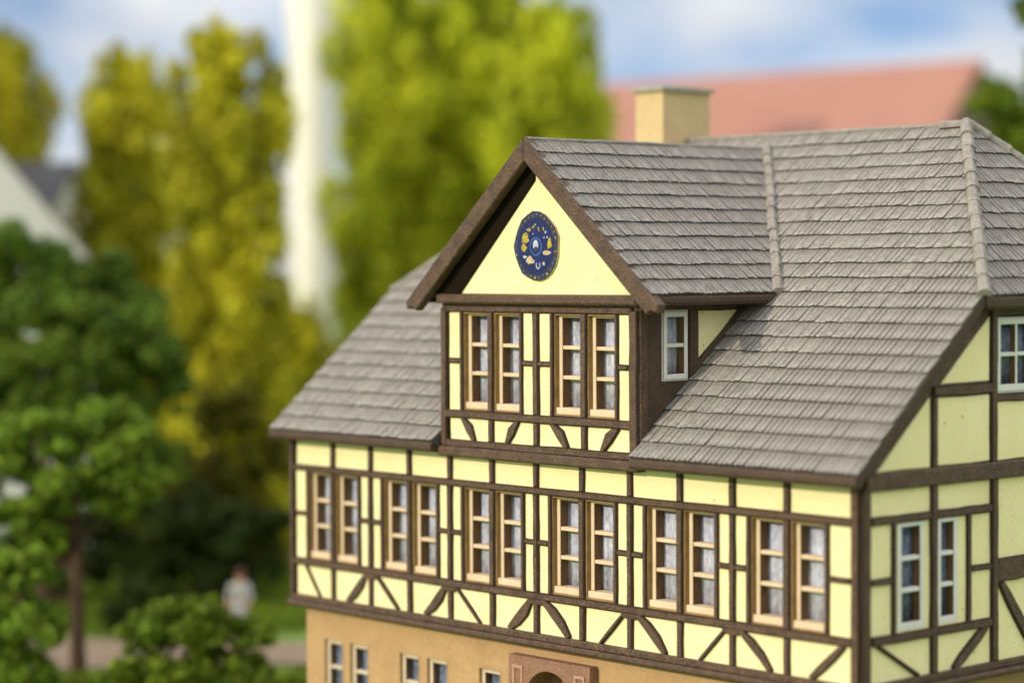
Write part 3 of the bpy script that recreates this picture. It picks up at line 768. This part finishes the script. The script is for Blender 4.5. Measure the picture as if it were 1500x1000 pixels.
# dormer bargeboards
Fb = frame((0, DY, 0), (1, 0, 0), (0, 0, 1), (0, -1, 0))
for s in (-1, 1):
    e = 2.78
    pl = [(DXC, DZR + .03), (DXC + s * e, DZR + .02 - DS * e), (DXC + s * (e - .02), DZR - .10 - DS * e), (DXC + s * (e - .16), DZR - .18 - DS * (e - .13)), (DXC + s * (e - .24), DZR - .335 - DS * (e - .24)), (DXC, DZR - .335)]
    o = MB().prism(Fb, ccw(Fb, pl), -.13, .03, .018).build('bargeboard', 'timber', droof)

# --- chimney on the ridge
ch = MB().box((3.40, YR - .60, 4.7), (4.05, YR + .57, 6.36)).build('chimney', 'chimney', house)
MB().prism(frame((0, 0, 6.361), (1, 0, 0), (0, 1, 0), (0, 0, 1)), rect(3.34, 4.11, YR - .66, YR + .63), 0, .085, .02).build('chimney_cap', 'cap', ch)
MB().prism(frame((0, 0, 6.447), (1, 0, 0), (0, 1, 0), (0, 0, 1)), rect(3.52, 3.93, YR - .48, YR + .45), 0, .02, .005).build('flue_opening', 'dark', ch)

# ------------------------------------------------------------------ plants
M['thuja'] = mat('golden_thuja_leaf', (0.58, 0.52, 0.018), (0.30, 0.30, 0.012), 0.5, 0.7, 0, 5, 0.3, 0.2, rnd=.5, trans=.14)
M['thuja_lime'] = mat('lime_thuja_leaf', (0.60, 0.61, 0.025), (0.36, 0.42, 0.016), 0.5, 0.7, 0, 5, 0.3, 0.2, rnd=.5, trans=.16)
M['leaf'] = mat('mid_green_leaf', (0.090, 0.165, 0.010), (0.20, 0.29, 0.020), 0.8, 0.7, 0, 5, 0.3, 0.2, rnd=.5, trans=.1)
M['leaf_dark'] = mat('dark_green_leaf', (0.060, 0.120, 0.009), (0.15, 0.225, 0.018), 0.8, 0.7, 0, 5, 0.3, 0.2, rnd=.5, trans=.08)
M['leaf_fresh'] = mat('fresh_green_leaf', (0.095, 0.150, 0.008), (0.175, 0.23, 0.012), 0.8, 0.7, 0, 5, 0.3, 0.2, rnd=.5, trans=.1)
M['leaf_shade'] = mat('shade_dark_leaf', (0.020, 0.034, 0.004), (0.042, 0.060, 0.006), 0.8, 0.7, 0, 5, 0.3, 0.15, rnd=.5, trans=.05)  # leaf green darkened to paint shadow into the low shrubs
M['leaf_shade_olive'] = mat('shade_olive_leaf', (0.075, 0.078, 0.006), (0.15, 0.145, 0.009), 0.8, 0.7, 0, 5, 0.3, 0.15, rnd=.5, trans=.08)  # dark olive for the shrub that stands in for thuja shade
M['bark'] = mat('brown_bark', (0.10, 0.055, 0.03), (0.05, 0.03, 0.018), 3, 0.9, 1.0, 10, 0.3)

def leaves(mb, centers, radii, n, size, shell=.55):
    """small leaf faces through the volume of several clumps (n per clump, weighted by size)"""
    for c, r in zip(centers, radii):
        r = np.array(r if hasattr(r, '__len__') else (r, r, r), float)
        k = int(n * (r.prod() ** (1 / 3)) ** 2)
        d = RNG.normal(size=(k, 3)); d /= np.linalg.norm(d, axis=1)[:, None]
        rad = shell + (1 - shell) * RNG.random(k) ** .6
        bump = 1 + .13 * np.sin(d[:, 0] * 7 + c[0] * 3) * np.sin(d[:, 2] * 6 + c[1] * 2)
        p = np.array(c) + d * r * (rad * bump)[:, None]
        nrm = d + RNG.normal(size=(k, 3)) * .75; nrm /= np.linalg.norm(nrm, axis=1)[:, None]
        t = np.cross(nrm, RNG.normal(size=(k, 3))); t /= np.linalg.norm(t, axis=1)[:, None]
        b = np.cross(nrm, t); s = size * RNG.uniform(.6, 1.35, k)[:, None]
        v = np.stack([p - t * s, p - b * s * .55, p + t * s, p + b * s * .55], 1).reshape(-1, 3)
        o = len(mb.v); mb.v += [tuple(x) for x in v.tolist()]
        mb.f += [(o + 4 * i, o + 4 * i + 1, o + 4 * i + 2, o + 4 * i + 3) for i in range(k)]; mb.mi += [0] * k
        rv = np.repeat(RNG.random(k) * .6 + .4 * RNG.random(), 4).tolist()
        mb.att.setdefault('rnd', []).extend(rv)
def tube(mb, pts, rad, k=8):
    pts = [np.array(p, float) for p in pts]; vs = []
    for i, p in enumerate(pts):
        d = pts[min(i + 1, len(pts) - 1)] - pts[max(i - 1, 0)]; d /= np.linalg.norm(d)
        a = np.cross(d, (1, .3, .1)); a /= np.linalg.norm(a); b = np.cross(d, a)
        vs += [p + (a * math.cos(2 * math.pi * j / k) + b * math.sin(2 * math.pi * j / k)) * rad[i] * random.uniform(.9, 1.1) for j in range(k)]
    fs = [(i * k + j, i * k + (j + 1) % k, (i + 1) * k + (j + 1) % k, (i + 1) * k + j) for i in range(len(pts) - 1) for j in range(k)]
    fs += [tuple(reversed(range(k))), tuple(range((len(pts) - 1) * k, len(pts) * k))]
    mb.add(vs, fs)

def column_tree(u, depth, hw_, vtop_, label, n=620, mt='thuja', lean=0.0, name='thuja_tree'):
    """golden thuja: a column of overlapping upright sprays with a rounded tip"""
    x, y = ax_xy(u, depth); h = z_at(vtop_, depth) - GZ; R = px(hw_, depth)
    t = thing(name, (x, y, GZ), label, 'tree', 'columnar thuja trees')
    tr = MB(); tube(tr, [(x, y, GZ), (x + .1, y, GZ + h * .4), (x + lean * .6, y, GZ + h * .85)], [R * .16, R * .11, R * .03]); tr.build('trunk', 'bark', t)
    cr_ = MB(); cs, rs = [], []
    env_ = lambda f: R * (min(1, (f + .10) * 4.5) * max(0, 1 - max(0, (f - .84) / .16) ** 2.2) ** .5)
    for i in range(22):                                    # the dense middle
        f = (i + .5) / 22; e_ = max(.2, env_(f) * .56)
        cs.append((x + lean * f, y, GZ + .3 + f * (h - R * .5))); rs.append((e_, e_, max(e_, h / 22)))
    for i in range(74):                                    # sprays standing out of it
        f = (i + random.random()) / 74; env = env_(f)
        ang = i * 2.4 + random.uniform(-.5, .5); q = env * random.uniform(.58, .88)
        rr = max(.22, env * random.uniform(.22, .40))
        cs.append((x + lean * f + math.cos(ang) * q, y + math.sin(ang) * q, GZ + .3 + f * (h - rr * 1.3)))
        rs.append((rr, rr, rr * random.uniform(1.3, 2.0)))
    cs.append((x + lean, y, GZ + h - R * .45)); rs.append((R * .48, R * .48, R * .42))
    leaves(cr_, cs, rs, n, .15); cr_.build('crown', mt, t)
    return t
def round_tree(u, depth, label, clumps, mt, trunk=None, name='leafy_tree', n=70, leaf=.16, cat='tree', group=None):
    """clumps: (u, v, radius px, squash, depth offset) in the crown"""
    x, y = ax_xy(u, depth)
    t = thing(name, (x, y, GZ), label, cat, group)
    cs, rs = [], []
    for cu, cv, r, sq, dd in clumps:
        cx_, cy_ = ax_xy(cu, depth + dd); R = px(r, depth + dd)
        zz = z_at(cv, depth + dd)
        for k in range(24):
            a = random.uniform(0, 6.28); e = random.uniform(-.8, 1.0)
            q = R * random.uniform(.35, .85)
            cs.append((cx_ + q * math.cos(a) * math.cos(e), cy_ + q * math.sin(a) * math.cos(e), max(GZ + R * .2, zz + q * sq * math.sin(e))))
            rr = R * random.uniform(.18, .36); rs.append((rr, rr, rr * random.uniform(.65, .9)))
    if trunk:
        tr = MB(); top = z_at(trunk[0], depth); r0 = px(trunk[1], depth)
        tube(tr, [(x, y, GZ), (x + .08, y - .05, GZ + (top - GZ) * .45), (x - .1, y + .05, top)], [r0, r0 * .75, r0 * .5])
        for c in random.sample(cs, min(9, len(cs))):
            b0 = np.array((x + random.uniform(-.1, .1), y, GZ + (top - GZ) * random.uniform(.5, .95)))
            c = np.array(c); tube(tr, [b0, (b0 + c) / 2 + np.array((0, 0, .12)), c], [r0 * .4, r0 * .25, r0 * .08], 5)
        tr.build('trunk', 'bark', t)
    else:
        tr = MB()
        for c in random.sample(cs, min(6, len(cs))):
            tube(tr, [(x + random.uniform(-.1, .1), y + random.uniform(-.1, .1), GZ), ((x + c[0]) / 2, (y + c[1]) / 2, (GZ + c[2]) / 2 + .1), c], [.07, .05, .02], 5)
        tr.build('stem', 'bark', t)
    cr_ = MB(); leaves(cr_, cs, rs, n * 10, leaf * .6, .3); cr_.build('crown', mt, t)
    return t

column_tree(10, 82, 78, 40, 'golden thuja rising directly behind the white gabled house')
column_tree(186, 72, 74, 72, 'slimmer golden thuja column directly behind the leafy green tree')
column_tree(330, 66, 92, 32, 'broad golden thuja column standing between slim thuja and white post')
column_tree(425, 72, 60, 440, 'low golden thuja at the foot of the white post')
column_tree(578, 79, 94, -75, 'tallest lime green thuja beside the white post', mt='thuja_lime')
column_tree(697, 80, 100, -55, 'lime green thuja in the middle of the clump behind the dormer', mt='thuja_lime')
column_tree(808, 73, 86, 0, 'lime green thuja at the red roof end of the clump', mt='thuja_lime')

round_tree(60, 57, 'large dark green leafy tree in front of the white gabled house',
           [(30, 400, 105, .9, 0), (145, 430, 105, .9, 1), (-50, 460, 120, .9, 0), (70, 490, 110, .9, -1), (190, 500, 90, .9, 0), (120, 560, 120, .9, 0), (215, 560, 80, .9, 1), (10, 600, 110, .9, 1), (220, 660, 60, .8, 1)], 'leaf_dark', (560, 15), n=130)
round_tree(108, 49.5, 'smaller bright green leafy tree with bare brown trunk beside the path',
           [(60, 640, 70, .8, 0), (170, 630, 75, .8, 0), (-10, 690, 70, .8, 0), (110, 715, 85, .8, 0), (30, 760, 60, .8, -.5), (190, 710, 60, .8, 0), (60, 790, 45, .8, 0)], 'leaf', (700, 12), n=150)
round_tree(300, 60, 'dark spreading shrub at the foot of the golden thujas', [(260, 760, 85, .75, 0), (350, 770, 75, .75, 0), (210, 820, 70, .8, 0), (300, 830, 80, .8, 0), (380, 830, 40, .8, 0)], 'leaf_shade', None, 'shrub', 130, .17, 'shrub')
round_tree(350, 63, 'tall dark olive shrub added as shade in front of the broad golden thuja', [(330, 600, 62, 1, 0), (385, 680, 60, 1, 0), (300, 700, 65, 1, 0), (350, 770, 70, 1, 0), (400, 800, 45, 1, 0)], 'leaf_shade_olive', None, 'shrub', 130, .17, 'shrub')  # shrub added in place of the shade on the thuja's lower half
round_tree(205, 55, 'dark undergrowth shrub between the bare trunk and the round bush', [(215, 870, 50, .8, 0), (175, 905, 40, .8, 0), (250, 900, 45, .8, 0)], 'leaf_shade', None, 'shrub', 130, .15, 'shrub')
round_tree(80, 60, 'dark shrub behind the bare trunk, below the large tree', [(60, 790, 70, .8, 0), (130, 770, 60, .8, 0), (120, 830, 60, .8, 0), (0, 830, 60, .8, 0)], 'leaf_shade', None, 'shrub', 130, .16, 'shrub')
round_tree(20, 46.5, 'green bush beside the bare trunk of the small tree', [(10, 830, 65, .9, 0), (40, 905, 65, .9, 0), (-30, 930, 70, .9, 0), (30, 980, 60, .8, 0)], 'leaf', None, 'bush', 150, .14, 'bush')
round_tree(275, 46, 'round fresh green bush in front of the figure in white', [(225, 922, 65, .9, 0), (300, 912, 62, .9, 0), (365, 925, 40, .9, 0), (255, 985, 85, .8, 0), (345, 975, 55, .8, 0), (180, 985, 45, .8, 0)], 'leaf_fresh', None, 'bush', 150, .14, 'bush')
round_tree(400, 45.5, 'low yellowish green plant at the corner of the house', [(380, 1000, 40, .7, 0), (425, 1005, 45, .7, 0)], 'leaf_fresh', None, 'bush', 150, .13, 'bush')
round_tree(1475, 70, 'round green tree beside the red tiled roof', [(1455, 150, 48, .9, 0), (1500, 170, 55, .9, 0), (1470, 220, 60, .9, 0), (1520, 260, 70, .9, 0)], 'leaf_fresh', (230, 12), n=110, leaf=.2)
round_tree(1545, 62, 'tall green tree whose crown stands clear above the round tree', [(1522, 15, 44, 1, 0), (1545, 110, 60, 1, 0), (1535, -50, 50, 1, 0), (1560, 220, 70, 1, 0)], 'leaf_fresh', (150, 14), n=110, leaf=.2)

# grass blades on the strip of lawn and at the path's edge
gb = MB(); k = 22000
for i in range(k):
    u = random.uniform(-60, 520); d = random.choice((random.uniform(55.2, 66), random.uniform(43, 49.4)))
    
    x, y = ax_xy(u, d); h = random.uniform(.12, .32); a = random.uniform(0, 6.28); w = .03
    dx, dy = math.cos(a) * w, math.sin(a) * w; lx, ly = random.uniform(-.1, .1), random.uniform(-.1, .1)
    gb.add([(x - dx, y - dy, GZ), (x + dx, y + dy, GZ), (x + lx, y + ly, GZ + h)], [(0, 1, 2)], 0, rnd=[random.random()] * 3)
o = gb.build('grass', 'leaf_fresh'); o['kind'] = 'stuff'

# ------------------------------------------------------------------ background buildings
M['wall_white'] = mat('white_render', (0.72, 0.70, 0.64), (0.66, 0.64, 0.58), 0.5, 0.85, 0.2, 10, 0.05)
M['wall_brown'] = mat('brown_render', (0.20, 0.15, 0.12), (0.16, 0.12, 0.10), 0.5, 0.85, 0.2, 10, 0.08)
M['slate'] = mat('dark_slate', (0.10, 0.095, 0.095), (0.07, 0.066, 0.066), 0.8, 0.8, 0.3, 10, 0.15)
M['red_tile'] = mat('salmon_red_tile', (0.37, 0.178, 0.128), (0.33, 0.156, 0.112), 0.4, 0.8, 0.4, 8, 0.12)
M['post_white'] = mat('cream_white_paint', (0.82, 0.77, 0.64), (0.78, 0.73, 0.60), 0.4, 0.7, 0.1, 10, 0.04)
M['glass'] = mat('dark_window_glass', (0.03, 0.035, 0.045), None, 2, 0.15, 0, 10, 0.1, 0.5)

def gabled(name, label, P0, P1, width, ridge_z, eave_z, wallm, roofm, over=.35, thick=.25, group=None):
    """a plain gabled house: ridge from P0 to P1 (ground plan points)"""
    P0, P1 = np.array((*P0, 0.0)), np.array((*P1, 0.0)); d = P1 - P0; L = np.linalg.norm(d); d /= L; n = np.array((-d[1], d[0], 0))
    mid = (P0 + P1) / 2
    t = thing(name, (mid[0], mid[1], GZ), label, 'house', group)
    hw2 = width / 2; mb = MB()
    pr = [(-hw2, GZ), (hw2, GZ), (hw2, eave_z), (0, ridge_z - thick * 1.2), (-hw2, eave_z)]
    vs = [e + n * a + np.array((0, 0, b)) for e in (P0, P1) for a, b in pr]
    mb.add(vs, [(0, 1, 2, 3, 4), (9, 8, 7, 6, 5)] + [(i + 5, (i + 1) % 5 + 5, (i + 1) % 5, i) for i in range(5)])
    wo = mb.build('wall', wallm, t)
    sl_ = (ridge_z - eave_z) / hw2; rf = MB()
    for s in (-1, 1):
        e0, e1 = P0 - d * over, P1 + d * over; ex = hw2 + over
        a_, b_ = np.array((0, 0, ridge_z)), n * s * ex + np.array((0, 0, ridge_z - sl_ * ex)); dn = np.array((0, 0, -thick))
        vs = [e0 + a_, e1 + a_, e1 + b_, e0 + b_, e0 + a_ + dn, e1 + a_ + dn, e1 + b_ + dn, e0 + b_ + dn]
        rf.add(vs, [(0, 1, 2, 3), (7, 6, 5, 4), (0, 4, 5, 1), (1, 5, 6, 2), (2, 6, 7, 3), (3, 7, 4, 0)])
    rf.build('roof', roofm, t)
    # a row of windows along the side facing the camera
    s = 1 if np.dot(CAM - (mid + 0), n) > 0 else -1
    nw = max(2, int(L / 3))
    for fl in (0, 1):
        zc = GZ + (eave_z - GZ) * (.28 + .44 * fl)
        for i in range(nw):
            c = P0 + d * L * (i + .5) / nw + n * s * (hw2 + .02); c[2] = zc
            w_ = MB(); pts = [c + d * a * .45 + np.array((0, 0, b * .6)) for a, b in ((-1, -1), (1, -1), (1, 1), (-1, 1))]
            w_.add([p - n * s * .05 for p in pts] + [p + n * s * .03 for p in pts], [(0, 1, 2, 3), (4, 5, 6, 7), (0, 1, 5, 4), (1, 2, 6, 5), (2, 3, 7, 6), (3, 0, 4, 7)])
            w_.build('window', 'glass', t)
    return t
# large red roof behind the ridge: right end nearer
pr1 = ax_xy(1425, 85); pl1 = ax_xy(800, 98)
gabled('red_roof_house', 'large house with salmon red tiled roof behind the grey roof', pl1, pr1, 15, z_at(92, 85), 3.2, 'wall_brown', 'red_tile')
# white gabled house with grey roofed wing
g0 = ax_xy(-100, 67); g1 = ax_xy(-135, 78)
gabled('white_house', 'white gabled house partly hidden behind the large dark green tree', g0, g1, px(460, 67), z_at(92, 67), z_at(368, 67), 'wall_white', 'slate', .05, .12)
w0 = ax_xy(-60, 77); w1 = ax_xy(104, 76)
gabled('grey_roofed_wing', 'low white building with dark grey roof beside the white gabled house', w0, w1, 4.6, z_at(234, 76), z_at(318, 74), 'wall_white', 'slate', .25, .2)
# tall white post
x, y = ax_xy(461, 112)
t = thing('white_post', (x, y, GZ), 'tall cream white round post rising between the golden thujas', 'post')
pm = MB(); r0 = px(33, 112); tube(pm, [(x, y, GZ), (x, y, GZ + 8), (x, y, GZ + 18), (x, y, GZ + 32)], [r0 * .8, r0 * .86, r0 * .95, r0 * 1.1], 28); pm.build('shaft', 'post_white', t, smooth=True)
pm = MB(); tube(pm, [(x, y, GZ), (x, y, GZ + .5)], [r0 * 1.25, r0 * 1.2], 28); pm.build('foot', 'post_white', t)

# ------------------------------------------------------------------ the small figure in white on the path
M['skin'] = mat('painted_skin', (0.55, 0.30, 0.20), None, 4, 0.6)
M['shirt'] = mat('white_shirt', (0.40, 0.40, 0.38), None, 4, 0.7)
M['trousers'] = mat('beige_trousers', (0.36, 0.25, 0.19), None, 4, 0.7)
M['hair'] = mat('brown_hair', (0.10, 0.04, 0.02), None, 6, 0.6)
def figure(u, depth, label):
    x, y = ax_xy(u, depth); zg = GZ + .06
    b = (x, y, zg); H = 1.82
    t = thing('person', b, label, 'person')
    r = CR[:2] / np.linalg.norm(CR[:2]); f = CF[:2] / np.linalg.norm(CF[:2])
    j = {'pel': (0, 0, .53, .078), 'wai': (.01, .0, .62, .066), 'che': (.02, .01, .74, .080), 'nec': (.015, .015, .835, .036), 'hea': (.02, .03, .90, .058), 'top': (.02, .03, .955, .05),
         'hl': (-.05, 0, .50, .062), 'kl': (-.06, .02, .28, .042), 'al': (-.06, -.01, .045, .028), 'tl': (-.065, .06, .018, .022),
         'hr': (.05, 0, .50, .062), 'kr': (.065, .035, .28, .042), 'ar': (.07, .0, .045, .028), 'tr': (.075, .07, .018, .022),
         'sl': (-.105, .0, .785, .042), 'el': (-.135, -.01, .63, .032), 'wl': (-.12, .06, .50, .022), 'fl': (-.115, .08, .45, .018),
         'sr': (.115, .0, .785, .042), 'er': (.15, .01, .64, .032), 'wr': (.11, .11, .56, .022), 'fr': (.09, .14, .53, .018)}
    ed = [('pel', 'wai'), ('wai', 'che'), ('che', 'nec'), ('nec', 'hea'), ('hea', 'top'), ('pel', 'hl'), ('hl', 'kl'), ('kl', 'al'), ('al', 'tl'), ('pel', 'hr'), ('hr', 'kr'), ('kr', 'ar'), ('ar', 'tr'),
          ('che', 'sl'), ('sl', 'el'), ('el', 'wl'), ('wl', 'fl'), ('che', 'sr'), ('sr', 'er'), ('er', 'wr'), ('wr', 'fr')]
    keys = list(j); me = bpy.data.meshes.new('body')
    pt = lambda k: ((r * j[k][0] - f * j[k][1]) * H * S).tolist() + [j[k][2] * H * S]
    me.from_pydata([pt(k) for k in keys], [(keys.index(a), keys.index(c)) for a, c in ed], [])
    o = bpy.data.objects.new('body', me); COL.objects.link(o)
    sk = o.modifiers.new('skin', 'SKIN'); o.modifiers.new('sub', 'SUBSURF').levels = 2
    for i, k in enumerate(keys):
        me.skin_vertices[0].data[i].radius = (j[k][3] * H * S,) * 2
        me.skin_vertices[0].data[i].use_root = (k == 'pel')
    dg = bpy.context.evaluated_depsgraph_get(); nm = bpy.data.meshes.new_from_object(o.evaluated_get(dg))
    bpy.data.objects.remove(o)
    nm.materials.clear()
    for q in ('skin', 'shirt', 'trousers'): nm.materials.append(M[q])
    for p in nm.polygons:
        c = p.center; zz = c.z / (H * S); p.use_smooth = True
        p.material_index = 0 if zz > .825 else (1 if zz > .36 else 2)
        if abs((c.x * r[0] + c.y * r[1]) / (H * S)) > .095 and zz < .60: p.material_index = 0
    o = bpy.data.objects.new('body', nm); COL.objects.link(o); o.parent = t; nm.name = 'body'
    hm = MB(); hc = np.array((x, y, zg)) + np.array((*(r * .02 - f * .015), .0)) * H + np.array((0, 0, .935 * H))
    k1, k2 = 12, 7; vs = []
    for a in range(k2):
        ph = math.pi * .62 * a / (k2 - 1)
        for q in range(k1):
            th_ = 2 * math.pi * q / k1
            vs.append(hc + np.array((math.sin(ph) * math.cos(th_), math.sin(ph) * math.sin(th_), math.cos(ph))) * .072 * H)
    hm.add(vs, [(a * k1 + q, (a + 1) * k1 + q, (a + 1) * k1 + (q + 1) % k1, a * k1 + (q + 1) % k1) for a in range(k2 - 1) for q in range(k1)])
    hm.build('hair', 'hair', t, smooth=True)
figure(347, 52.9, 'small figure of a person in a white top on the path')
